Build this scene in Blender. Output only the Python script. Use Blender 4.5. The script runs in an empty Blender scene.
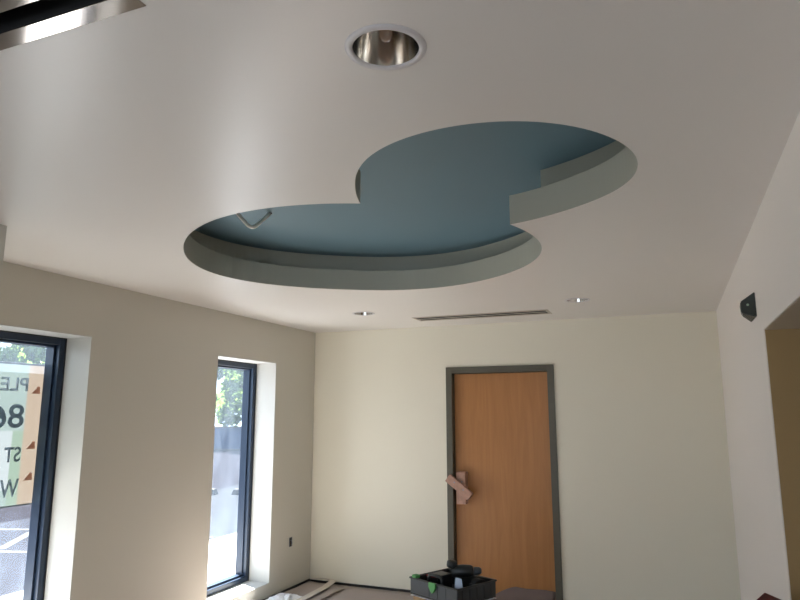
import bpy, bmesh, math, random
from mathutils import Vector, Matrix
from mathutils.geometry import tessellate_polygon
random.seed(7)
sc = bpy.context.scene
C = sc.collection
R = math.radians

# ---------------------------------------------------------------- camera
CAM_Z = 1.71
yaw, pitch, roll = R(22.4715), R(10.0325), R(-0.0186)
fwd = Vector((-math.sin(yaw)*math.cos(pitch), math.cos(yaw)*math.cos(pitch), math.sin(pitch)))
rgt = Vector((math.cos(yaw), math.sin(yaw), 0))
upv = rgt.cross(fwd)
rr = rgt*math.cos(roll) + upv*math.sin(roll)
uu = -rgt*math.sin(roll) + upv*math.cos(roll)
cd = bpy.data.cameras.new('camera'); cam = bpy.data.objects.new('camera', cd); C.objects.link(cam)
cd.sensor_width = 36; cd.lens = 649.5/800*36; cd.clip_start = .02; cd.clip_end = 300
m = Matrix((rr, uu, -fwd)).transposed().to_4x4(); m.translation = (0, 0, CAM_Z)
cam.matrix_world = m
sc.camera = cam

# ---------------------------------------------------------------- sky, sun, fill light, exposure
W = bpy.data.worlds.new('sky'); sc.world = W; W.use_nodes = True
nt = W.node_tree; nt.nodes.clear()
out = nt.nodes.new('ShaderNodeOutputWorld'); bg = nt.nodes.new('ShaderNodeBackground')
bg.inputs[0].default_value = (.68, .83, 1, 1); bg.inputs[1].default_value = 2.5
nt.links.new(bg.outputs[0], out.inputs[0])
sl = bpy.data.lights.new('sun', 'SUN'); sun = bpy.data.objects.new('sun', sl); C.objects.link(sun)
sl.energy = 48; sl.angle = R(.6); sl.color = (1, .975, .94)
sun.rotation_euler = Vector((.70, -.34, -.78)).to_track_quat('-Z', 'Y').to_euler()
al = bpy.data.lights.new('rear_fill_light', 'AREA'); ar = bpy.data.objects.new('rear_fill_light', al); C.objects.link(ar)  # added area light that fills the room from its unseen rear end
al.shape = 'RECTANGLE'; al.size = 2.6; al.size_y = 1.9; al.energy = 18; al.color = (.95, .96, 1)
ar.location = (-1.35, -3.45, 1.15); ar.rotation_euler = Vector((0, 1, 0.12)).to_track_quat('-Z', 'Y').to_euler()
sc.view_settings.view_transform = 'Standard'; sc.view_settings.look = 'None'
sc.view_settings.gamma = 1; sc.view_settings.use_curve_mapping = False
sc.view_settings.exposure = 0.60
sc.cycles.use_denoising = True
sc.cycles.max_bounces = 12; sc.cycles.diffuse_bounces = 8; sc.cycles.transparent_max_bounces = 16
sc.cycles.sample_clamp_indirect = 8

# ---------------------------------------------------------------- materials
def mat(name, col, rough=.6, metal=0, spec=.5, noise=0, nscale=8, bump=0, bscale=60, emit=None):
    M = bpy.data.materials.new(name); M.use_nodes = True; t = M.node_tree
    b = t.nodes['Principled BSDF']
    b.inputs['Base Color'].default_value = (*col, 1); b.inputs['Roughness'].default_value = rough
    b.inputs['Metallic'].default_value = metal; b.inputs['Specular IOR Level'].default_value = spec
    tc = t.nodes.new('ShaderNodeTexCoord')
    if noise:
        n = t.nodes.new('ShaderNodeTexNoise'); n.inputs['Scale'].default_value = nscale; n.inputs['Detail'].default_value = 5
        t.links.new(tc.outputs['Object'], n.inputs['Vector'])
        mx = t.nodes.new('ShaderNodeMix'); mx.data_type = 'RGBA'
        mx.inputs[6].default_value = (*[c*(1-noise) for c in col], 1)
        mx.inputs[7].default_value = (*[min(1, c*(1+noise)) for c in col], 1)
        t.links.new(n.outputs[0], mx.inputs[0]); t.links.new(mx.outputs[2], b.inputs['Base Color'])
    if bump:
        n = t.nodes.new('ShaderNodeTexNoise'); n.inputs['Scale'].default_value = bscale; n.inputs['Detail'].default_value = 3
        t.links.new(tc.outputs['Object'], n.inputs['Vector'])
        bp = t.nodes.new('ShaderNodeBump'); bp.inputs['Strength'].default_value = bump; bp.inputs['Distance'].default_value = .01
        t.links.new(n.outputs[0], bp.inputs['Height']); t.links.new(bp.outputs[0], b.inputs['Normal'])
    if emit:
        b.inputs['Emission Color'].default_value = (*emit[0], 1); b.inputs['Emission Strength'].default_value = emit[1]
    return M
CEIL = mat('ceiling_paint', (.71, .68, .65), rough=.34, spec=.62, bump=.02, bscale=220)
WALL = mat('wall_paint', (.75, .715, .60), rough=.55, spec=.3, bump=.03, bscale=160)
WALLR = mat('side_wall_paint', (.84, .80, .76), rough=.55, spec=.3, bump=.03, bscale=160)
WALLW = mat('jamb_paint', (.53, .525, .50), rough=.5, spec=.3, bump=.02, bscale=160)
WALLL = mat('shaded_window_wall_paint', (.57, .55, .485), rough=.55, spec=.3, bump=.03, bscale=160)  # darker than the other walls: this wall's shade is put into the colour
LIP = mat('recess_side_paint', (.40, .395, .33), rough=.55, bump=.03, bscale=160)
BLUE = mat('recess_blue_paint', (.115, .20, .245), rough=.5, bump=.03, bscale=160)
TAN = mat('tan_corridor_paint', (.45, .30, .125), rough=.6, bump=.03, bscale=160)
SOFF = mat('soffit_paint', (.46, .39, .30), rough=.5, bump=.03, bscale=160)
SLAB = mat('concrete_floor', (.42, .37, .33), rough=.8, noise=.12, nscale=4, bump=.1)
FRAME = mat('dark_aluminium_frame', (.018, .032, .06), rough=.28, spec=.4)  # blue of the reflected sky is put into this colour
FRAMEN = mat('dark_gasket', (.012, .013, .016), rough=.5)
DOORF = mat('grey_green_frame_paint', (.085, .078, .055), rough=.45, noise=.08, nscale=14)
BLACK = mat('black_duct', (.008, .008, .009), rough=.7)
ALU = mat('aluminium', (.38, .345, .325), rough=.10, metal=1, noise=.05, nscale=20)
RING = mat('satin_white_trim', (.62, .60, .61), rough=.3)
REFL = mat('polished_reflector', (.76, .74, .71), rough=.15, metal=1)
SOCK = mat('lamp_socket', (.30, .17, .10), rough=.5)
BULB = mat('lamp_glass', (.33, .21, .14), rough=.1, spec=.8)
PLAST = mat('black_plastic', (.016, .019, .02), rough=.38)
PLAST2 = mat('dark_grey_plastic', (.055, .065, .075), rough=.4)
GREEN = mat('green_plastic', (.10, .42, .11), rough=.4)
GREENB = mat('dark_green_housing', (.02, .03, .024), rough=.35)
GREENL = mat('grey_green_lens', (.09, .10, .075), rough=.25)
STEEL = mat('brushed_steel', (.28, .33, .40), rough=.35, metal=.8)
WOODP = mat('pink_softwood', (.42, .25, .185), rough=.7, noise=.4, nscale=28, bump=.1)
PAPERD = mat('dark_brown_paper', (.17, .125, .11), rough=.8, bump=.1, bscale=12)  # darker brown than the rosin paper
PAPER = mat('rosin_paper', (.37, .315, .285), rough=.85, noise=.06, nscale=5, bump=.15, bscale=12)
TAPE = mat('masking_tape', (.56, .50, .43), rough=.6, noise=.05)
SHEET = mat('white_plastic_sheet', (.82, .84, .88), rough=.3, spec=.6, bump=.2, bscale=12)
CABLE = mat('white_cable', (.80, .77, .70), rough=.5)
MAROON = mat('maroon_metal', (.17, .018, .018), rough=.6, spec=.2, noise=.2, nscale=15)
GALV = mat('galvanised_box', (.22, .24, .28), rough=.5, metal=.6)
ORANGE = mat('orange_red_print', (.75, .22, .12), rough=.6)
PINE = mat('pine_wood', (.45, .30, .16), rough=.7, noise=.15, nscale=12)
BARK = mat('tree_bark', (.12, .09, .07), rough=.9, noise=.3, nscale=9)
WALK = mat('bright_sidewalk', (.47, .47, .47), rough=.9, spec=0, noise=.06)
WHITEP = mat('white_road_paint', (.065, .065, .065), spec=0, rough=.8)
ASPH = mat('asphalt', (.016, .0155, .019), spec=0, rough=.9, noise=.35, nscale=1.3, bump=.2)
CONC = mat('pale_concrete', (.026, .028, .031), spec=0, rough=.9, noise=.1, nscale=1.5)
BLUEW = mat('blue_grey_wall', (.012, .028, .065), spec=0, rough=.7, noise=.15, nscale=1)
def leafm(name, c):
    M = bpy.data.materials.new(name); M.use_nodes = True; t = M.node_tree; t.nodes.clear()
    o = t.nodes.new('ShaderNodeOutputMaterial'); d = t.nodes.new('ShaderNodeBsdfDiffuse'); l = t.nodes.new('ShaderNodeBsdfTranslucent')
    d.inputs[0].default_value = (*c, 1); l.inputs[0].default_value = (c[0]*1.1, c[1]*1.2, c[2]*.7, 1)
    x = t.nodes.new('ShaderNodeMixShader'); x.inputs[0].default_value = .5
    t.links.new(d.outputs[0], x.inputs[1]); t.links.new(l.outputs[0], x.inputs[2]); t.links.new(x.outputs[0], o.inputs[0]); return M
LEAF = [leafm('leaf_light', (.11, .17, .055)), leafm('leaf_bright', (.13, .19, .075)), leafm('leaf_dark', (.07, .12, .045))]

# door veneer with vertical grain
VEN = mat('maple_veneer', (.42, .19, .062), rough=.42)
t = VEN.node_tree; b = t.nodes['Principled BSDF']; tc = t.nodes.new('ShaderNodeTexCoord')
mp = t.nodes.new('ShaderNodeMapping'); mp.inputs['Scale'].default_value = (9, 9, .7)
n = t.nodes.new('ShaderNodeTexNoise'); n.inputs['Scale'].default_value = 2; n.inputs['Detail'].default_value = 4; n.inputs['Distortion'].default_value = 1.2
cr = t.nodes.new('ShaderNodeValToRGB')
cr.color_ramp.elements[0].position = .3; cr.color_ramp.elements[0].color = (.37, .155, .042, 1)
cr.color_ramp.elements[1].position = .7; cr.color_ramp.elements[1].color = (.43, .19, .054, 1)
t.links.new(tc.outputs['Object'], mp.inputs[0]); t.links.new(mp.outputs[0], n.inputs['Vector'])
t.links.new(n.outputs[0], cr.inputs[0]); t.links.new(cr.outputs[0], b.inputs['Base Color'])

# slightly dusty clear glass
GLASS = bpy.data.materials.new('dusty_window_glass'); GLASS.use_nodes = True; t = GLASS.node_tree; t.nodes.clear()
o_ = t.nodes.new('ShaderNodeOutputMaterial'); tr = t.nodes.new('ShaderNodeBsdfTransparent'); tr.inputs[0].default_value = (.93, .95, .96, 1)
gl = t.nodes.new('ShaderNodeBsdfGlossy'); gl.inputs['Roughness'].default_value = .03
tl = t.nodes.new('ShaderNodeBsdfTranslucent'); tl.inputs[0].default_value = (.62, .78, 1, 1)
fr = t.nodes.new('ShaderNodeFresnel'); fr.inputs[0].default_value = 1.25
m1 = t.nodes.new('ShaderNodeMixShader'); m2 = t.nodes.new('ShaderNodeMixShader')
nn = t.nodes.new('ShaderNodeTexNoise'); nn.inputs['Scale'].default_value = 5; nn.inputs['Detail'].default_value = 5
ml = t.nodes.new('ShaderNodeMath'); ml.operation = 'MULTIPLY'; ml.inputs[1].default_value = .055
t.links.new(nn.outputs[0], ml.inputs[0]); t.links.new(ml.outputs[0], m2.inputs[0])
t.links.new(fr.outputs[0], m1.inputs[0]); t.links.new(tr.outputs[0], m1.inputs[1]); t.links.new(gl.outputs[0], m1.inputs[2])
t.links.new(m1.outputs[0], m2.inputs[1]); t.links.new(tl.outputs[0], m2.inputs[2]); t.links.new(m2.outputs[0], o_.inputs[0])

def banner_mat(name, col, tr_amt=.6):
    M = bpy.data.materials.new(name); M.use_nodes = True; t = M.node_tree; t.nodes.clear()
    o = t.nodes.new('ShaderNodeOutputMaterial'); d = t.nodes.new('ShaderNodeBsdfDiffuse'); l = t.nodes.new('ShaderNodeBsdfTranslucent')
    d.inputs[0].default_value = (*col, 1); l.inputs[0].default_value = (*col, 1)
    x = t.nodes.new('ShaderNodeMixShader'); x.inputs[0].default_value = tr_amt
    t.links.new(d.outputs[0], x.inputs[1]); t.links.new(l.outputs[0], x.inputs[2]); t.links.new(x.outputs[0], o.inputs[0])
    return M
BANW = banner_mat('banner_pale_green', (.052, .065, .062)); BANO = banner_mat('banner_tan_band', (.066, .053, .041))
BANG = banner_mat('banner_green_block', (.046, .060, .048)); BANT = banner_mat('banner_grey_ink', (.30, .36, .42))
BANL = banner_mat('banner_white_block', (.074, .082, .084)); BANR = banner_mat('banner_red_ink', (.34, .17, .115))

# ---------------------------------------------------------------- mesh helpers
class MB:
    def __init__(s): s.b = bmesh.new(); s.mats = []
    def mi(s, m):
        if m not in s.mats: s.mats.append(m)
        return s.mats.index(m)
    def poly(s, pts, m, smooth=False):
        f = s.b.faces.new([s.b.verts.new(p) for p in pts]); f.material_index = s.mi(m); f.smooth = smooth; return f
    def box(s, lo, hi, m, M=None, bev=0):
        t = bmesh.new()
        bmesh.ops.create_cube(t, size=1)
        for v in t.verts:
            v.co = Vector([lo[i] + (v.co[i]+.5)*(hi[i]-lo[i]) for i in range(3)])
        if bev: bmesh.ops.bevel(t, geom=t.edges[:], offset=bev, segments=2, affect='EDGES', profile=.5)
        s.add(t, m, M)
    def add(s, t, m, M=None, smooth=False):
        if M is not None: bmesh.ops.transform(t, matrix=M, verts=t.verts)
        mp = {v: s.b.verts.new(v.co) for v in t.verts}
        k = s.mi(m)
        for f in t.faces:
            try: g = s.b.faces.new([mp[v] for v in f.verts])
            except ValueError: continue
            g.material_index = k; g.smooth = smooth or f.smooth
        t.free()
    def prism(s, pts, a, b, m, ax='z', M=None, bev=0):
        # pts 2D outline extruded along axis from a to b
        f = {'z': lambda p, h: (p[0], p[1], h), 'y': lambda p, h: (p[0], h, p[1]), 'x': lambda p, h: (h, p[0], p[1])}[ax]
        t = bmesh.new()
        A = [t.verts.new(f(p, a)) for p in pts]; B = [t.verts.new(f(p, b)) for p in pts]
        t.faces.new(A); t.faces.new(B[::-1])
        for i in range(len(pts)): t.faces.new([A[i-1], A[i], B[i], B[i-1]])
        bmesh.ops.recalc_face_normals(t, faces=t.faces)
        if bev: bmesh.ops.bevel(t, geom=t.edges[:], offset=bev, segments=2, affect='EDGES', profile=.5)
        s.add(t, m, M)
    def lathe(s, prof, m, n=48, M=None, smooth=True, close=False):
        t = bmesh.new(); rings = []
        for r, z in prof:
            if r < 1e-6: rings.append([t.verts.new((0, 0, z))])
            else: rings.append([t.verts.new((r*math.cos(2*math.pi*i/n), r*math.sin(2*math.pi*i/n), z)) for i in range(n)])
        seq = list(zip(rings, rings[1:])) + ([(rings[-1], rings[0])] if close else [])
        for A, B in seq:
            for i in range(n):
                j = (i+1) % n
                if len(A) == 1 and len(B) == 1: continue
                if len(A) == 1: t.faces.new([A[0], B[i], B[j]])
                elif len(B) == 1: t.faces.new([A[i], A[j], B[0]])
                else: t.faces.new([A[i], A[j], B[j], B[i]])
        bmesh.ops.recalc_face_normals(t, faces=t.faces)
        s.add(t, m, M, smooth)
    def tube(s, pts, r, m, n=10, caps=True, rads=None):
        pts = [Vector(p) for p in pts]; t = bmesh.new(); rings = []; up = None
        for i, p in enumerate(pts):
            d = (pts[min(i+1, len(pts)-1)] - pts[max(i-1, 0)]).normalized()
            if up is None: up = d.orthogonal().normalized()
            up = (up - d*up.dot(d)).normalized(); sd = d.cross(up); q = rads[i] if rads else r
            rings.append([t.verts.new(p + up*q*math.cos(2*math.pi*k/n) + sd*q*math.sin(2*math.pi*k/n)) for k in range(n)])
        for A, B in zip(rings, rings[1:]):
            for k in range(n): t.faces.new([A[k], A[(k+1) % n], B[(k+1) % n], B[k]])
        if caps: t.faces.new(rings[0][::-1]); t.faces.new(rings[-1])
        bmesh.ops.recalc_face_normals(t, faces=t.faces)
        s.add(t, m, None, True)
    def build(s, name, parent=None, loc=None):
        me = bpy.data.meshes.new(name)
        if loc is not None: bmesh.ops.translate(s.b, verts=s.b.verts, vec=-Vector(loc))
        s.b.to_mesh(me); s.b.free()
        for m in s.mats: me.materials.append(m)
        o = bpy.data.objects.new(name, me); C.objects.link(o)
        if loc is not None: o.location = loc
        if parent: o.parent = parent
        return o
def tag(o, label=None, cat=None, group=None, kind=None):
    if label: o['label'] = label
    if cat: o['category'] = cat
    if group: o['group'] = group
    if kind: o['kind'] = kind
    return o
def empty(name, loc, rot=(0, 0, 0)):
    o = bpy.data.objects.new(name, None); C.objects.link(o); o.location = loc; o.rotation_euler = rot
    o.empty_display_size = .1; return o
def struct(mb, name, label=None): return tag(mb.build(name), label, kind='structure')
def wall_with_holes(ax, u0, u1, z0, z1, c0, c1, holes, m):
    """box wall cut into blocks round rectangular openings; ax 'x' = wall of constant x between c0,c1"""
    us = sorted({u0, u1, *[h[0] for h in holes], *[h[1] for h in holes]}); zs = sorted({z0, z1, *[h[2] for h in holes], *[h[3] for h in holes]})
    us = [u for u in us if u0 <= u <= u1]; zs = [z for z in zs if z0 <= z <= z1]
    b = MB()
    solid = lambda i, k: 0 <= i < len(us)-1 and 0 <= k < len(zs)-1 and not any(h[0] <= (us[i]+us[i+1])/2 <= h[1] and h[2] <= (zs[k]+zs[k+1])/2 <= h[3] for h in holes)
    P = (lambda c, u, z: (c, u, z)) if ax == 'x' else (lambda c, u, z: (u, c, z))
    for i in range(len(us)-1):
        for k in range(len(zs)-1):
            if not solid(i, k): continue
            a, e, l, h = us[i], us[i+1], zs[k], zs[k+1]
            for c in (c0, c1): b.poly([P(c, a, l), P(c, e, l), P(c, e, h), P(c, a, h)], m)
            if not solid(i-1, k): b.poly([P(c0, a, l), P(c1, a, l), P(c1, a, h), P(c0, a, h)], m)
            if not solid(i+1, k): b.poly([P(c0, e, l), P(c1, e, l), P(c1, e, h), P(c0, e, h)], m)
            if not solid(i, k-1): b.poly([P(c0, a, l), P(c1, a, l), P(c1, e, l), P(c0, e, l)], m)
            if not solid(i, k+1): b.poly([P(c0, a, h), P(c1, a, h), P(c1, e, h), P(c0, e, h)], m)
    bmesh.ops.remove_doubles(b.b, verts=b.b.verts, dist=1e-5); bmesh.ops.recalc_face_normals(b.b, faces=b.b.faces)
    return b

# ---------------------------------------------------------------- room dimensions
H = 2.61; XL, XR, YB = -3.617, .414, 6.282; YR = -3.6; XP, YP = -2.914, 2.074
XLO = -4.0           # outer face of the window wall
W1 = (2.345, 3.261, .15, 2.236); W2 = (4.607, 5.521, .15, 2.22)
# plan outlines of the two overlapping rounds of the recess: centre and radius as a short Fourier series of the angle
E1 = ((-1.605, 3.326), (1.0094, -0.013, 0.0017, 0.0177, 0.0017, -0.0118, 0.002, 0.0156, -0.0041, -0.0031, 0.0043))
E2 = ((-.605, 2.396), (0.5655, -0.0343, 0.0257, 0.0015, -0.0462, 0.019, 0.0162, -0.0051, 0.0009, 0.0017, 0.001))
LIP_H, TOP_H, OFF = .145, .278, .112

def ell_r(e, w): return e[1][0] + sum(e[1][2*k-1]*math.cos(k*w) + e[1][2*k]*math.sin(k*w) for k in range(1, 6))
def ell_pts(e, d, n=120): return [(e[0][0]+(ell_r(e, w)+d)*math.cos(w), e[0][1]+(ell_r(e, w)+d)*math.sin(w)) for w in [2*math.pi*i/n for i in range(n)]]
def ell_in(e, d, p):
    x, y = p[0]-e[0][0], p[1]-e[0][1]; return math.hypot(x, y) - ell_r(e, math.atan2(y, x)) - d
def union_outline(d):
    def arc(ea, eb):
        n = 1440; P = ell_pts(ea, d, n); ins = [ell_in(eb, d, p) < 0 for p in P]
        st = next(i for i in range(n) if ins[i-1] and not ins[i])
        o = []
        for k in range(n):
            i = (st+k) % n
            if ins[i]: break
            o.append(P[i])
        keep = [o[0]] + [o[i] for i in range(8, len(o)-6, 12)] + [o[-1]]
        return keep
    return arc(E1, E2) + arc(E2, E1)
lip0, lip2 = union_outline(0), union_outline(OFF)

# ---------------------------------------------------------------- floor, ceiling, recess
b = MB(); b.box((-4.0, YR-.2, -.12), (3.2, YB+.2, 0), SLAB); struct(b, 'floor')
LIGHTS = [(-.600, 1.358), (-2.515, 5.22), (-.641, 5.243)]; LR = .092
SLOTS = [(-1.026, .872), (-.943, 5.747)]     # right end x, centre y
def slot_rect(s): x, y = s; return [(x-1.26, y-.12), (x-.012, y-.12), (x-.012, y+.12), (x-1.26, y+.12)]
def circ(c, r, n=48): return [(c[0]+r*math.cos(2*math.pi*i/n), c[1]+r*math.sin(2*math.pi*i/n)) for i in range(n)]
outer = [(-4.0, YR-.2), (3.2, YR-.2), (3.2, YB+.2), (-4.0, YB+.2)]
loops = [outer, lip0] + [circ(c, LR) for c in LIGHTS] + [slot_rect(s) for s in SLOTS]
b = MB()
flat = [Vector((x, y, H)) for L in loops for x, y in L]
tris = tessellate_polygon([[Vector((x, y, 0)) for x, y in L] for L in loops])
vs = [b.b.verts.new(v) for v in flat]; k = b.mi(CEIL)
for tr_ in tris:
    try:
        f = b.b.faces.new([vs[i] for i in tr_]); f.material_index = k
        f.normal_update()
        if f.normal.z > 0: f.normal_flip()
    except ValueError: pass
b.box((-4.0, YR-.2, H+.6), (3.2, YB+.2, H+.7), CEIL)     # deck above the plenum
struct(b, 'ceiling')
b = MB()
for out_, z0, z1 in ((lip0, H, H+LIP_H), (lip2, H+LIP_H, H+TOP_H)):
    n_ = len(out_)
    A = [b.b.verts.new((x, y, z0)) for x, y in out_]; B = [b.b.verts.new((x, y, z1)) for x, y in out_]
    for i in range(n_):
        f = b.b.faces.new([A[i-1], A[i], B[i], B[i-1]]); f.material_index = b.mi(LIP)
V3 = [[Vector((x, y, 0)) for x, y in L] for L in (lip2, lip0)]
vs = [b.b.verts.new((x, y, H+LIP_H)) for L in (lip2, lip0) for x, y in L]
for tr_ in tessellate_polygon(V3):
    try: f = b.b.faces.new([vs[i] for i in tr_]); f.material_index = b.mi(LIP)
    except ValueError: pass
struct(b, 'trim_1', 'grey green stepped side walls of the ceiling recess')
b = MB()
vs = [b.b.verts.new((x, y, H+TOP_H)) for x, y in lip2]
for tr_ in tessellate_polygon([[Vector((x, y, 0)) for x, y in lip2]]):
    f = b.b.faces.new([vs[i] for i in tr_]); f.material_index = b.mi(BLUE)
struct(b, 'trim_2', 'blue painted top of the double circle ceiling recess')

# ---------------------------------------------------------------- walls
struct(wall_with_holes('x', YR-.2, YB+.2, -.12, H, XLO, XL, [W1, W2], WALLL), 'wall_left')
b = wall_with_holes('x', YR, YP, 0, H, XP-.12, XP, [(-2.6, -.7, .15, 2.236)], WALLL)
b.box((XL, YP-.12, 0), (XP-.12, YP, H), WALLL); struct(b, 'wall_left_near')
# white painted jambs, sill and head lining each window opening
for i, w in enumerate((W1, W2)):
    y0, y1, z0, z1 = w; e = .004; b = MB(); x0, x1 = -3.852, XL+.0005
    b.box((x0, y0, z0), (x1, y0+e, z1), WALLW); b.box((x0, y1-e, z0), (x1, y1, z1), WALLW)
    b.box((x0, y0, z0), (x1, y1, z0+e), WALLW); b.box((x0, y0, z1-e), (x1, y1, z1), WALLW)
    struct(b, f'trim_{i+3}', ['white painted reveal lining the left window', 'white painted reveal lining the narrow window'][i])
DX0, DX1, DZ = -2.093, -1.018, 2.183
struct(wall_with_holes('y', -4.0, 3.2, -.12, H, YB+.001, YB+.2, [(DX0+.03, DX1-.03, -.12, DZ-.03)], WALL), 'wall_back')
OPY, OPZ = 3.388, 2.098
struct(wall_with_holes('x', YR, YB+.001, 0, H, XR, XR+.3, [(1.2, OPY, 0, OPZ)], WALLR), 'wall_right')
b = MB(); b.box((XR+.0, OPY, 0), (XR+.001, OPY, OPZ), TAN) if False else None
# tan lining of the opening and the corridor beyond
b = MB(); b.box((XR+.004, OPY-.004, 0), (3.1, OPY+.0, OPZ), TAN); b.box((XR+.3, OPY, 0), (3.1, OPY+.12, H), TAN)
b.box((3.0, YR, 0), (3.1, OPY, H), TAN); struct(b, 'wall_corridor', 'tan painted wall seen through the opening at right')
b = MB(); b.box((XR+.004, 1.2, OPZ-.004), (XR+.3, OPY-.004, OPZ), SOFF); struct(b, 'trim_5', 'brown grey underside of the opening header')
struct(wall_with_holes('y', -4.0, 3.2, 0, H, YR-.12, YR, [(-2.7, 0, .2, 2.1)], WALL), 'wall_rear')

# ---------------------------------------------------------------- windows
def window(name, w, label, glassx=-3.955):
    y0, y1, z0, z1 = w
    r = empty(name, (-3.9, (y0+y1)/2, z0)); tag(r, label, kind='structure')
    def bb(bm, lo, hi, m, bev=.002): bm.box([lo[i]-[-3.9, (y0+y1)/2, z0][i] for i in range(3)], [hi[i]-[-3.9, (y0+y1)/2, z0][i] for i in range(3)], m, bev=bev)
    xf, xb = -3.848, -3.968; t_ = .052
    f = MB()
    for a, c in ((y0, y0+t_), (y1-t_, y1)):
        bb(f, (xb, a, z0), (xf, c, z1), FRAME)
    bb(f, (xb, y0+t_, z0), (xf, y1-t_, z0+t_), FRAME); bb(f, (xb, y0+t_, z1-t_), (xf, y1-t_, z1), FRAME)
    fo = f.build('window_frame', r)
    g = MB(); q = .016   # glazing bead: an inner step behind the frame face
    for a, c in ((y0+t_, y0+t_+q), (y1-t_-q, y1-t_)): bb(g, (xb+.01, a, z0+t_), (xf-.035, c, z1-t_), FRAME, .0015)
    bb(g, (xb+.01, y0+t_+q, z0+t_), (xf-.035, y1-t_-q, z0+t_+q), FRAME, .0015); bb(g, (xb+.01, y0+t_+q, z1-t_-q), (xf-.035, y1-t_-q, z1-t_), FRAME, .0015)
    g.build('glazing_bead', r)
    s_ = MB()   # dark sealant line round the frame
    for a, c in ((y0+.004, y0+.008), (y1-.012, y1-.004)): bb(s_, (xf, a, z0+.004), (xf+.006, c, z1-.004), FRAMEN, 0)
    bb(s_, (xf, y0+.008, z1-.012), (xf+.006, y1-.012, z1-.004), FRAMEN, 0)
    s_.build('sealant', r)
    g = MB(); x = glassx+3.9
    g.poly([(x, y0+t_-(y0+y1)/2, t_), (x, y1-t_-(y0+y1)/2, t_), (x, y1-t_-(y0+y1)/2, z1-z0-t_), (x, y0+t_-(y0+y1)/2, z1-z0-t_)], GLASS)
    tag(g.build('pane', r), 'dusty clear glass pane')
    return r
window('window_1', W1, 'dark framed tall window at the left edge')
window('window_2', W2, 'dark framed narrow tall window near the corner')
# near window, added out of view to let in daylight, same make
def near_window():
    y0, y1, z0, z1 = -2.6, -.7, .15, 2.236; r = empty('window_3', (XP-.06, (y0+y1)/2, z0)); tag(r, kind='structure')
    f = MB(); w = (y1-y0)/2; h = z1-z0
    for c in (-w, -w/3-.025, w/3-.025, w-.05): f.box((-.06, c, 0), (.04, c+.05, h), FRAME)
    f.box((-.06, -w, 0), (.04, w, .05), FRAME); f.box((-.06, -w, h-.05), (.04, w, h), FRAME); f.build('window_frame', r)
near_window()
f = MB()
for x in (-2.7, -1.375, -.05): f.box((x, YR-.1, .2), (x+.05, YR-.02, 2.1), FRAME)
f.box((-2.7, YR-.1, .2), (0, YR-.02, .25), FRAME); f.box((-2.7, YR-.1, 2.05), (0, YR-.02, 2.1), FRAME)
struct(f, 'window_4')  # unseen rear window frame, added behind the fill light

# ---------------------------------------------------------------- door
dr = empty('door_1', ((DX0+DX1)/2, YB, 0)); tag(dr, 'orange brown veneer door in a grey green steel frame', kind='structure')
def rel(p): return (p[0]-(DX0+DX1)/2, p[1]-YB, p[2])
f = MB(); fw = .062
def fb(bm, lo, hi, m, bev=.002): bm.box(rel(lo), rel(hi), m, bev=bev)
fb(f, (DX0, YB-.016, 0), (DX0+fw, YB+.15, DZ), DOORF); fb(f, (DX1-fw, YB-.016, 0), (DX1, YB+.15, DZ), DOORF)
fb(f, (DX0+fw, YB-.016, DZ-fw), (DX1-fw, YB+.15, DZ), DOORF)
fb(f, (DX0+fw, YB+.105, 0), (DX0+fw+.016, YB+.15, DZ-fw), DOORF); fb(f, (DX1-fw-.016, YB+.105, 0), (DX1-fw, YB+.15, DZ-fw), DOORF)
fb(f, (DX0+fw, YB+.105, DZ-fw-.016), (DX1-fw, YB+.15, DZ-fw), DOORF)
tag(f.build('door_frame', dr), 'grey green painted steel frame')
f = MB(); fb(f, (DX0+fw+.004, YB+.06, .01), (DX1-fw-.004, YB+.104, DZ-fw-.004), VEN); f.build('door_leaf', dr)
f = MB()
for z in (.3, 1.1, 1.9): f.tube([rel((DX1-fw-.001, YB+.052, z-.05)), rel((DX1-fw-.001, YB+.052, z+.05))], .006, DOORF, 8)
f.build('hinge', dr)

# wood scraps screwed across the door edge as a pull
def plank(name, cx, cz, w, l, ang, y0, y1, label):
    M = Matrix.Rotation(ang, 4, 'Y'); f = MB()
    f.box((-w/2, y0-y1, -l/2), (w/2, 0, l/2), WOODP, M, bev=.003)
    o = f.build(name); o.location = (cx, y1, cz); tag(o, label, 'wood block', 'wood blocks fixed to the door edge')
    for d in (-.05, .06):
        s = MB()
        s.lathe([(0, -.002), (.007, -.002), (.007, .001), (0, .001)], STEEL, 12, M @ Matrix.Translation((0.01, y0-y1, d)) @ Matrix.Rotation(R(90), 4, 'X'))
        s.build('screw', o)
    return o
plank('wood_block', -1.947, 1.010, .092, .30, 0, YB-.03, YB+.0595, 'upright pinkish wood block screwed flat to the door edge')
plank('wood_block', -1.957, 1.022, .080, .285, R(-53), YB-.075, YB-.0305, 'slanted pinkish wood block screwed over the upright one')

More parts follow.
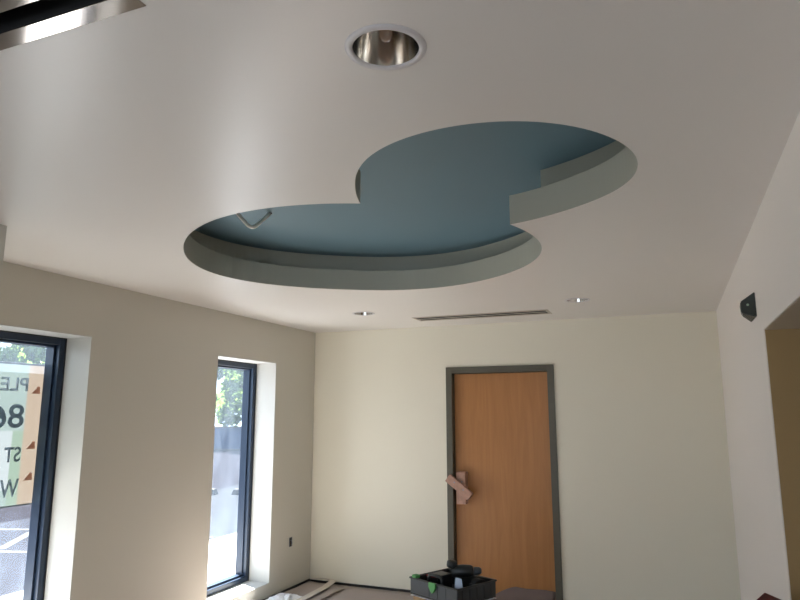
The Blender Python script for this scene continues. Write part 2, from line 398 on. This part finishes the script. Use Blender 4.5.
# ---------------------------------------------------------------- ceiling fittings
def downlight():
    r = empty('recessed_downlight', (0, 0, 0))
    f = MB(); f.lathe([(.083, .004), (.083, -.003), (.085, -.005), (.099, -.005), (.1025, -.001), (.1025, .0), (.09, .004)], RING, 64, close=True); f.build('trim_ring', r)
    f = MB(); f.lathe([(.083, 0), (.078, .03), (.071, .06), (.061, .09), (.048, .118), (.036, .138), (.03, .146)], REFL, 64); f.build('reflector', r)
    f = MB(); f.lathe([(.031, .12), (.031, .17), (0, .17)], SOCK, 32); f.lathe([(.018, .1), (.02, .145), (0, .145)], SOCK, 24)
    f.build('lamp_socket', r)
    f = MB(); f.lathe([(0, .018), (.010, .021), (.016, .034), (.017, .070), (.011, .105)], BULB, 24); f.build('bulb', r)
    return r
d0 = downlight()
dl = ['large chrome downlight in the ceiling close to the viewer', 'small looking downlight left of the long slot vent', 'small looking downlight right of the long slot vent']
for i, (x, y) in enumerate(LIGHTS):
    if i == 0: o = d0
    else:
        o = d0.copy(); C.objects.link(o)
        for ch in d0.children: c = ch.copy(); C.objects.link(c); c.parent = o
    o.location = (x, y, H); o.rotation_euler.z = R(40*i); tag(o, dl[i], 'ceiling light', 'round recessed downlights')
def slot_vent():
    r = empty('slot_vent', (0, 0, 0)); L = 1.26
    f = MB()
    f.box((-L-.004, -.125, -.002), (.002, -.075, .0), ALU, bev=.001); f.box((-L-.004, .075, -.002), (.002, .125, .0), ALU, bev=.001)
    f.box((-.03, -.074, -.002), (.001, .074, .0), ALU, bev=.001); f.box((-L-.004, -.074, -.002), (-L+.02, .074, .0), ALU, bev=.001); f.build('flange', r)
    f = MB(); f.box((-L+.02, -.017, -.002), (-.03, .017, .0), ALU); f.build('blade', r)
    f = MB(); f.box((-L+.01, -.12, .09), (-.02, .12, .095), BLACK)
    for y in (-.119, .116): f.box((-L+.01, y, .0005), (-.02, y+.003, .09), BLACK)
    for y in (-.077, .074): f.box((-L+.02, y, .0005), (-.03, y+.003, .09), BLACK)
    for x in (-L+.005, -.023): f.box((x, -.12, .003), (x+.003, .12, .09), BLACK)
    f.box((-L+.02, -.017, .0005), (-.03, .017, .09), BLACK); f.build('duct_box', r)
    for y in (-.055, .045):
        f = MB(); f.box((-.04, y, -.0055), (-.032, y+.022, -.002), BLACK); f.build('end_clip', r)
    return r
v0 = slot_vent()
for i, (x, y) in enumerate(SLOTS):
    if i == 0: o = v0
    else:
        o = v0.copy(); C.objects.link(o)
        for ch in v0.children: c = ch.copy(); C.objects.link(c); c.parent = o
    o.location = (x, y, H)
    tag(o, ['aluminium slot vent with black gap at the upper left of the ceiling', 'long thin slot vent in the ceiling before the back wall'][i], 'vent', 'linear slot vents')

# cable drooping out of the recess
f = MB(); P0, P1, P2 = Vector((-2.129, 3.129, H+TOP_H)), Vector((-2.097, 2.913, H+.115)), Vector((-2.235, 2.87, H+TOP_H))
A_, B_ = P1.lerp(P0, .28), P1.lerp(P2, .22)
pts = [P0, P0.lerp(A_, .5)] + [A_*(1-t)**2 + P1*2*t*(1-t) + B_*t*t for t in [i/10 for i in range(11)]] + [P2.lerp(B_, .5), P2]
f.tube(pts, .0105, CABLE, 10); f.lathe([(0, 0), (.013, 0), (.013, .006), (0, .006)], BLACK, 16, Matrix.Translation(P0-Vector((0, 0, .005))))
tag(f.build('cable'), 'pale cable drooping from the blue recess in the ceiling', 'cable')

# wedge shaped emergency light on the right wall
er = empty('emergency_light', (XR, 3.685, 2.24)); tag(er, 'dark green wedge shaped emergency light high on the right wall', 'wall light')
def ep(y, x, z): return (x-XR, y-3.685, z-2.24)
f = MB(); t_ = bmesh.new()
sec = [(XR, 2.31), (.346, 2.262), (.346, 2.207), (XR, 2.183)]
A = [t_.verts.new(ep(3.582, x, z)) for x, z in sec]; B = [t_.verts.new(ep(3.79, x, z)) for x, z in [(XR, 2.31), (.361, 2.272), (.366, 2.222), (XR, 2.183)]]
t_.faces.new(A); t_.faces.new(B[::-1])
for i in range(4): t_.faces.new([A[i-1], A[i], B[i], B[i-1]])
bmesh.ops.recalc_face_normals(t_, faces=t_.faces); bmesh.ops.bevel(t_, geom=t_.edges[:], offset=.004, segments=2, affect='EDGES')
f.add(t_, GREENB); f.build('housing', er)
f = MB(); f.poly([ep(3.59, XR-.060, 2.2035), ep(3.59, XR-.006, 2.1835), ep(3.782, XR-.006, 2.1835), ep(3.782, XR-.042, 2.2145)], GREENL); bmesh.ops.solidify(f.b, geom=f.b.faces[:], thickness=.003)
tag(f.build('lens', er), 'paler grey green lower lens')
f = MB(); f.lathe([(0, -.002), (.006, -.002), (.006, .002), (0, .002)], mat('indicator', (.5, .6, .45), rough=.3), 12, Matrix.Translation(ep(3.581, .378, 2.245)) @ Matrix.Rotation(R(90), 4, 'X'))
f.build('indicator_lamp', er)

# electrical box in the left wall
jr = empty('outlet_box', (XL, 5.879, .46)); tag(jr, 'small dark open outlet box low in the left wall', 'outlet box')
f = MB()
f.box((0, -.026, -.045), (.003, .026, -.041), GALV); f.box((0, -.026, .041), (.003, .026, .045), GALV)
f.box((0, -.026, -.041), (.003, -.022, .041), GALV); f.box((0, .022, -.041), (.003, .026, .041), GALV); f.build('box_rim', jr)
f = MB(); f.box((.0, -.022, -.041), (.0012, .022, .041), BLACK); f.build('box_opening', jr)
f = MB(); f.tube([(.001, .004, .02), (.012, .008, 0), (.010, .012, -.02), (.001, .01, -.03)], .004, GALV, 8); f.build('wire', jr)

b = MB(); b.box((XL, YB-.012, 0), (DX0-.001, YB, .022), BLACK); b.box((DX1+.001, YB-.012, 0), (XR, YB, .022), BLACK); struct(b, 'wall_foot_gap_back', 'dark unfinished gap at the foot of the back wall')  # black strips added to read as the open gap; no baseboard here
b = MB(); b.box((XL, YP, 0), (XL+.012, YB-.012, .03), BLACK); struct(b, 'wall_foot_gap_left', 'dark unfinished gap at the foot of the window wall')
# ---------------------------------------------------------------- floor papers
def sheet(name, corners, z, m, n=14, amp=.008, lift=None, th=.0015, seed=0):
    rnd = random.Random(seed); ph = [rnd.uniform(0, 6) for _ in range(6)]
    a, b_, c, d = [Vector(p) for p in corners]; f = MB(); G = []
    for i in range(n+1):
        row = []
        for j in range(n+1):
            u, v = i/n, j/n; p = a*(1-u)*(1-v)+b_*u*(1-v)+c*u*v+d*(1-u)*v
            h = z + amp*(1+math.sin(p.x*9+ph[0])*math.cos(p.y*7+ph[1])) + .4*amp*(1+math.sin(p.x*23+p.y*17+ph[2]))
            if lift: h += lift(u, v)
            row.append(f.b.verts.new((p.x, p.y, h)))
        G.append(row)
    for i in range(n):
        for j in range(n):
            q = f.b.faces.new([G[i][j], G[i+1][j], G[i+1][j+1], G[i][j+1]]); q.smooth = True; q.material_index = f.mi(m)
    o = f.build(name); md = o.modifiers.new('thick', 'SOLIDIFY'); md.thickness = th; md.offset = 1
    return o
o = sheet('floor_paper', [(-2.9, 2.4), (XR-.1, 2.4), (XR-.1, 6.235), (-3.33, 6.235)], .001, PAPER, 30, .004, seed=2)
tag(o, 'large pinkish brown floor protection paper in front of the door', 'floor paper')
o = sheet('floor_paper', [(-3.58, 3.2), (-3.12, 3.2), (-3.12, 6.10), (-3.575, 6.20)], .018, PAPER, 24, .004, seed=5)
tag(o, 'narrow strip of brown floor paper along the left wall', 'floor paper')
# masking tape edging the strip
f = MB(); tp = [(-3.57, 6.20), (-3.50, 6.262), (-3.38, 6.262), (-3.31, 6.21), (-3.27, 6.0), (-3.26, 5.7), (-3.25, 5.3), (-3.25, 4.8)]
L_, R_ = [], []
for i, p in enumerate(tp):
    d = (Vector(tp[min(i+1, 7)]) - Vector(tp[max(i-1, 0)])).normalized(); nrm = Vector((-d.y, d.x)); w = .008 + .03*min(1, i/3)
    L_.append(f.b.verts.new((p[0]+nrm.x*w, min(p[1]+nrm.y*w, 6.275), .045))); R_.append(f.b.verts.new((p[0]-nrm.x*w, min(p[1]-nrm.y*w, 6.275), .045)))
for i in range(7):
    q = f.b.faces.new([L_[i], L_[i+1], R_[i+1], R_[i]]); q.material_index = f.mi(TAPE)
o = f.build('tape_strip'); md = o.modifiers.new('thick', 'SOLIDIFY'); md.thickness = .002
tag(o, 'pale masking tape strip on the floor paper in the left corner', 'tape')
# paper curled up against the door foot
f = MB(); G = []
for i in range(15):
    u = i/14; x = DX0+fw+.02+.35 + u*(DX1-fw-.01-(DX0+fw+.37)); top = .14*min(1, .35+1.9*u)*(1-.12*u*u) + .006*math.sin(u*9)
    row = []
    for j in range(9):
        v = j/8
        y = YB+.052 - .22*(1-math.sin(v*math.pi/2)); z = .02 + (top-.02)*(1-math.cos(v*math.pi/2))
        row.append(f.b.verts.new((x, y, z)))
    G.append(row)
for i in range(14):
    for j in range(8): q = f.b.faces.new([G[i][j], G[i+1][j], G[i+1][j+1], G[i][j+1]]); q.smooth = True; q.material_index = f.mi(PAPERD)
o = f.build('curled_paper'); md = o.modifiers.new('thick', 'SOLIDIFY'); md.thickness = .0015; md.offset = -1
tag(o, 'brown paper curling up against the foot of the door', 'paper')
# crumpled white plastic by the left wall
def crumple(name, c, sx, sy, h, label, seed):
    rnd = random.Random(seed); f = MB(); n = 16; G = []
    for i in range(n+1):
        row = []
        for j in range(n+1):
            u, v = i/n*2-1, j/n*2-1; rr_ = max(abs(u), abs(v))
            z = h*max(0, 1-rr_**3)*(.65+.5*rnd.random()) + .002
            row.append(f.b.verts.new((sx*u+rnd.uniform(-.01, .01), sy*v+rnd.uniform(-.01, .01), z)))
        G.append(row)
    for i in range(n):
        for j in range(n): q = f.b.faces.new([G[i][j], G[i+1][j], G[i+1][j+1], G[i][j+1]]); q.material_index = f.mi(SHEET)
    o = f.build(name); o.location = c; o.modifiers.new('t', 'SOLIDIFY').thickness = .001
    return tag(o, label, 'plastic sheet')
crumple('plastic_sheet', (-3.43, 5.36, .03), .12, .28, .055, 'crumpled white plastic sheet on the floor beneath the narrow window', 3)

# ---------------------------------------------------------------- work stand, sheet and tool tote
SX, SY, SA, SZ = -1.262, 3.86, R(64), .668
st = empty('work_stand', (SX, SY, 0), (0, 0, SA)); tag(st, 'small wooden work stand carrying the black tool tote', 'stand')
f = MB(); f.box((-.15, -.18, SZ-.03), (.15, .18, SZ-.008), PINE, bev=.002); f.build('stand_top', st)
for sx in (-1, 1):
    for sy in (-1, 1):
        f = MB(); f.box((sx*.12-.018, sy*.15-.018, .012), (sx*.12+.018, sy*.15+.018, SZ-.031), PINE, bev=.002); f.build('leg', st)
sh = empty('plastic_sheet', (SX, SY, SZ), (0, 0, SA)); tag(sh, 'white plastic sheet draped under the black tool tote', 'plastic sheet')
f = MB(); n = 12; G = []
for i in range(n+1):
    row = []
    for j in range(n+1):
        u, v = i/n*2-1, j/n*2-1; x, y = u*.22, v*.25; over = max(abs(x)-.157, 0)+max(abs(y)-.187, 0)
        row.append(f.b.verts.new((max(-.162, min(.162, x)), max(-.192, min(.192, y)), -.002-over*.05)))
    G.append(row)
for i in range(n):
    for j in range(n): q = f.b.faces.new([G[i][j], G[i+1][j], G[i+1][j+1], G[i][j+1]]); q.material_index = f.mi(SHEET)
f.build('drape', sh).modifiers.new('t', 'SOLIDIFY').thickness = .001

tt = empty('tool_tote', (SX, SY, SZ+.001), (0, 0, SA)); tag(tt, 'black plastic tool tote with a green latch before the door', 'tool box')
TW, TD, TH = .162, .192, .094     # half sizes, rim height
f = MB()
f.box((-TW, -TD, 0), (TW, TD, .01), PLAST, bev=.003)
f.box((-TW, -TD, .008), (TW, -TD+.012, TH), PLAST, bev=.004); f.box((-TW, TD-.012, .008), (TW, TD, TH), PLAST, bev=.004)
f.box((-TW, -TD, .008), (-TW+.012, TD, TH), PLAST2, bev=.004); f.box((TW-.012, -TD, .008), (TW, TD, TH), PLAST, bev=.004)
for x in (-.12, -.06, .0, .06, .12): f.box((x-.004, -TD-.003, .012), (x+.004, -TD+.002, TH-.012), PLAST, bev=.001)
for y in (-.1, -.035, .035): f.box((-TW-.003, y-.004, .012), (-TW+.002, y+.004, TH-.012), PLAST2, bev=.001)
f.build('tote_body', tt)
f = MB()
for sgn in (-1, 1): f.box((-TW-.005, sgn*TD-.006, TH-.008), (TW+.005, sgn*TD+.006, TH+.002), PLAST, bev=.003); f.box((sgn*TW-.006, -TD, TH-.008), (sgn*TW+.006, TD, TH+.002), PLAST, bev=.003)
f.build('rim', tt)
# green shield shaped latch on the left-facing side
f = MB(); c0 = -.005
f.prism([(c0-.026, TH+.004), (c0-.028, TH-.02), (c0-.014, TH-.043), (c0, TH-.055), (c0+.014, TH-.043), (c0+.028, TH-.02), (c0+.026, TH+.004)], -TW-.016, -TW-.004, GREEN, 'x', bev=.002)
tag(f.build('latch', tt), 'green shield shaped latch')
f = MB(); f.box((-TW-.006, TD-.055, TH), (-TW+.03, TD-.02, TH+.018), GREEN, bev=.004); tag(f.build('corner_catch', tt), 'green corner catch')
# handle bar
f = MB(); f.tube([(-TW+.04, .075, TH-.02), (-TW+.04, .07, TH+.022), (-TW+.04, .055, TH+.03), (-TW+.04, -.015, TH+.03), (-TW+.04, -.03, TH+.022), (-TW+.04, -.035, TH-.02)], .010, PLAST, 10); f.build('handle', tt)
# tools lying in the tote: each a thing of its own
def in_tote(o): o.location = Matrix.Translation((SX, SY, SZ+.001)) @ Matrix.Rotation(SA, 4, 'Z') @ Vector(o.location); o.rotation_euler.z += SA; return o
dg = in_tote(empty('cordless_drill', (.045, -.055, .108))); dg.rotation_euler = (0, R(10), SA+R(-47)); tag(dg, 'dark cordless drill lying on top of the tool tote', 'drill')
f = MB(); f.lathe([(0, -.085), (.026, -.085), (.034, -.07), (.036, -.01), (.033, .03), (.026, .045), (0, .045)], PLAST, 28, Matrix.Translation((0, 0, .03)) @ Matrix.Rotation(R(78), 4, 'Y')); f.build('motor_housing', dg)
f = MB(); f.lathe([(0, .0), (.021, 0), (.023, .012), (.022, .034), (.013, .048), (0, .048)], PLAST2, 24, Matrix.Translation((.045, 0, .039)) @ Matrix.Rotation(R(78), 4, 'Y')); f.build('chuck', dg)
f = MB(); f.lathe([(0, .0), (.028, 0), (.03, .01), (.03, .03), (.02, .04), (0, .04)], PLAST, 24, Matrix.Translation((-.085, 0, .035))); f.build('battery', dg)
f = MB(); f.tube([(-.05, 0, .02), (-.04, .05, .0), (-.035, .09, -.015)], .016, PLAST, 12); f.build('grip', dg)
pn = in_tote(empty('scraper', (-.10, -.135, .058))); pn.rotation_euler.z += R(-50); tag(pn, 'blue grey steel scraper standing in the tool tote', 'scraper')
f = MB(); f.prism([(-.02, 0), (.032, 0), (.022, .07), (-.012, .078)], -.002, .002, STEEL, 'y', Matrix.Rotation(R(-14), 4, 'X')); f.build('blade', pn)
f = MB(); f.tube([(.006, 0, -.03), (.006, 0, .004)], .011, PLAST, 10); f.build('grip', pn)
lv = in_tote(empty('hand_sander', (.085, -.125, .058))); tag(lv, 'grey hand sander at the right end of the tool tote', 'sander')
f = MB(); f.box((-.05, -.03, 0), (.05, .03, .02), PLAST2, bev=.004); f.build('sole', lv)
f = MB(); f.prism([(-.045, .02), (.045, .02), (.035, .034), (-.01, .046), (-.04, .036)], -.018, .018, PLAST, 'y', bev=.004); f.build('body', lv)
tr2 = in_tote(empty('tool_case', (-.02, .085, .013))); tag(tr2, 'small black open case with reddish lid edge inside the tote', 'case')
f = MB(); f.box((-.07, -.045, 0), (.06, .045, .096), PLAST, bev=.005); f.build('case_body', tr2)
f = MB(); f.box((-.074, -.04, .088), (-.069, .04, .098), MAROON, bev=.001); tag(f.build('red_edge', tr2), 'reddish edge strip')

# ---------------------------------------------------------------- maroon chest by the right wall
mr = empty('maroon_cabinet', (.265, 3.137, 0.002), (0, R(17), R(-18))); tag(mr, 'dark maroon metal cabinet tilted in the opening of the right wall', 'cabinet')
f = MB(); f.box((-.277, -.087, 0), (-.003, .087, .915), MAROON, bev=.005); f.build('cabinet_body', mr)
f = MB(); f.box((-.28, -.09, .915), (0, .09, .945), MAROON, bev=.006); f.build('lid', mr)
f = MB(); f.box((-.16, -.098, .86), (-.12, -.086, .93), STEEL, bev=.003); f.build('latch', mr)

# ---------------------------------------------------------------- outside
GZ = -.15
b = MB(); b.box((-90, -60, GZ-.3), (-4.0, 90, GZ), ASPH); struct(b, 'ground')
b = MB(); b.box((-6.5, -12, GZ), (-4.0, 8.3, GZ+.025), WALK); b.box((-6.5, 8.3, GZ), (-4.0, 30, GZ+.025), WALK); struct(b, 'trim_7', 'bright concrete walk along the outside of the window wall')
b = MB(); b.prism([(-8.9, 7.6), (-6.5, 7.2), (-6.5, 16), (-11.2, 16)], GZ, GZ+.02, CONC); struct(b, 'trim_6', 'pale concrete apron outside the narrow window')
def line(name, p, q, w, label, z=GZ, m=None):
    p, q = Vector(p), Vector(q); d = (q-p).normalized(); n_ = Vector((-d.y, d.x))*w/2
    f = MB(); f.prism([tuple(p+n_), tuple(q+n_), tuple(q-n_), tuple(p-n_)], z, z+.004, m or WHITEP); return tag(f.build(name), label, 'road marking', 'painted lines on the car park')
line('painted_line', (-12.0, 7.15), (-8.3, 8.70), .13, 'far white painted line on the car park outside the left window')
line('painted_line', (-9.69, 7.876), (-8.86, 6.72), .13, 'slanted white painted line on the car park outside the left window')
line('painted_line', (-10.5, 6.02), (-7.4, 7.05), .13, 'near white painted line on the car park outside the left window')
line('painted_line', (-8.3, 7.8), (-6.6, 8.5), .12, 'white painted line on the concrete outside the narrow window', GZ+.02)
for i, (x, y) in enumerate(((-10.25, 12.95), (-9.55, 13.25))):
    f = MB(); f.prism([(-.2, 0), (.2, 0), (.15, .12), (-.15, .12)], -.12, .12, WHITEP, 'y', Matrix.Rotation(R(22), 4, 'Z'), bev=.01)
    o = f.build('wheel_stop'); o.location = (x, y, GZ+.021)
    tag(o, ['left white wheel stop block outside the narrow window', 'right white wheel stop block outside the narrow window'][i], 'wheel stop', 'wheel stops')
f = MB(); M = Matrix.Translation((-23, 29, 0)) @ Matrix.Rotation(R(22.4), 4, 'Z')
f.box((-16, -.15, GZ), (14, .15, 1.02), BLUEW, M); f.box((-16.1, -.22, 1.02), (14.1, .22, 1.10), CONC, M); f.box((-16.1, -.3, GZ), (14.1, -.14, GZ+.08), CONC, M)
tag(f.build('boundary_wall'), 'long low blue grey wall at the far side of the car park', 'wall')
def tree(x, y, h, cr, mt, label, seed):
    rnd = random.Random(seed); r = empty('tree', (x, y, GZ-.02)); tag(r, label, 'tree', 'trees beyond the car park')
    f = MB(); top = h*.75
    f.tube([(0, 0, 0), (.1, .05, h*.25), (-.05, .1, h*.5), (.05, 0, top)], .2, BARK, 8, rads=[.24, .19, .13, .05])
    for k in range(6):
        a = rnd.uniform(0, 6.28); z = rnd.uniform(.25, .6)*h; l = cr*rnd.uniform(.5, .9)
        f.tube([(0, 0, z), (l*.5*math.cos(a), l*.5*math.sin(a), z+l*.3), (l*math.cos(a), l*math.sin(a), z+l*.7)], .05, BARK, 5, rads=[.08, .05, .02])
    f.build('trunk', r)
    vs_, fs = [], []
    blobs = [(max(-.65*cr, min(.65*cr, rnd.gauss(0, cr*.45))), max(-.65*cr, min(.65*cr, rnd.gauss(0, cr*.45))), rnd.uniform(.14, 1)*h, cr*rnd.uniform(.25, .48)) for _ in range(22)]
    for _ in range(11000):
        bx_, by_, bz, br = rnd.choice(blobs); v = Vector((rnd.gauss(0, 1), rnd.gauss(0, 1), rnd.gauss(0, 1))).normalized()*br*rnd.uniform(.5, 1)
        c = Vector((bx_, by_, bz))+v; s_ = rnd.uniform(.10, .20)
        a = Vector((rnd.gauss(0, 1), rnd.gauss(0, 1), rnd.gauss(0, 1))).normalized(); q = a.orthogonal().normalized()
        k = len(vs_); vs_ += [c-a*s_*1.5, c+q*s_*.7, c+a*s_*1.5, c-q*s_*.7]; fs.append((k, k+1, k+2, k+3))
    me = bpy.data.meshes.new('foliage'); me.from_pydata([tuple(v) for v in vs_], [], fs); me.materials.append(mt)
    o = bpy.data.objects.new('foliage', me); C.objects.link(o); o.parent = r
spots = [(-38.5, 23.5, 11), (-34.3, 28.6, 12), (-29.8, 33.6, 11.5), (-25, 38.2, 12.5), (-19.5, 41.5, 11), (-48, 27.5, 14), (-43.5, 33, 12), (-38, 38.5, 14), (-31.5, 44.2, 15), (-26, 48, 14)]
tl_ = ['leftmost leafy tree of the front row beyond the car park', 'light green tree of the front row seen above the banner', 'leafy tree of the front row between the two window views', 'light green tree right behind the low blue wall in the narrow window', 'rightmost leafy tree of the front row beyond the car park',
       'leftmost taller tree of the back row beyond the car park', 'taller tree of the back row seen above the banner', 'taller tree of the back row between the two window views', 'taller tree of the back row in the narrow window', 'rightmost taller tree of the back row beyond the car park']
for i, (x, y, h) in enumerate(spots): tree(x, y, h, 2.8, LEAF[(1, 1, 0, 1, 0, 2, 0, 2, 0, 2)[i]], tl_[i], i+20)

# banner hung outside the left window, read from the street
BX = -4.022; K = 4.022/3.93
ban = empty('banner', (BX, 2.75, CAM_Z-.12)); tag(ban, 'translucent pale green banner with grey letters hung outside the left window', 'banner')
def bq(name, rects, m, dx=0):
    f = MB()
    for y0, y1, z0, z1 in rects: f.poly([(dx, y*K-2.75, z*K+.12) for y, z in ((y0, z0), (y1, z0), (y1, z1), (y0, z1))], m)
    return f.build(name, ban)
bq('field', [(2.30, 3.061, -.10, .328), (2.30, 2.985, -.57, -.47)], BANW)
bq('side_band', [(3.061, 3.20, -.57, .328)], BANO)
bq('green_block', [(2.985, 3.061, -.57, -.10)], BANG)
bq('white_block', [(2.30, 2.985, -.47, -.10)], BANL)
f = MB(); f.tube([(0, 2.30*K-2.75, .33*K+.12), (0, 3.20*K-2.75, .334*K+.12)], .006, BANL, 8); f.build('hem', ban); f = MB(); f.tube([(0, 2.30*K-2.75, -.572*K+.12), (0, 3.20*K-2.75, -.572*K+.12)], .005, BANL, 8); f.build('hem', ban)
for z in (.14, -.22, -.42):
    f = MB(); f.poly([(.002, y*K-2.75, (z+dz)*K+.12) for y, dz in ((3.09, 0), (3.155, 0), (3.15, .045), (3.135, .05), (3.12, .03))], BANR)
    tag(f.build('red_mark', ban), 'small orange red mark on the side band')
dg_ = bpy.context.evaluated_depsgraph_get()
def text(s, y, z, h, wx=1.0):
    cu = bpy.data.curves.new('lettering', 'FONT'); cu.body = s; cu.size = h/.69; cu.extrude = .0018; cu.offset = h*.016
    tmp = bpy.data.objects.new('tmp', cu); C.objects.link(tmp); bpy.context.view_layer.update()
    me = bpy.data.meshes.new_from_object(tmp.evaluated_get(bpy.context.evaluated_depsgraph_get())); bpy.data.objects.remove(tmp)
    me.transform(Matrix(((0, 0, 1, 0), (-wx, 0, 0, 0), (0, 1, 0, 0), (0, 0, 0, 1)))); me.materials.clear(); me.materials.append(BANT)
    o = bpy.data.objects.new('lettering', me); C.objects.link(o); o.parent = ban; o.location = (0, y*K-2.75, z*K+.12); return o
text('PLE', 3.070, .157, .085, 1.12); text('86', 3.058, -.077, .148, 1.15); text('ST', 3.058, -.293, .092, .85); text('W', 3.060, -.512, .11, .76)
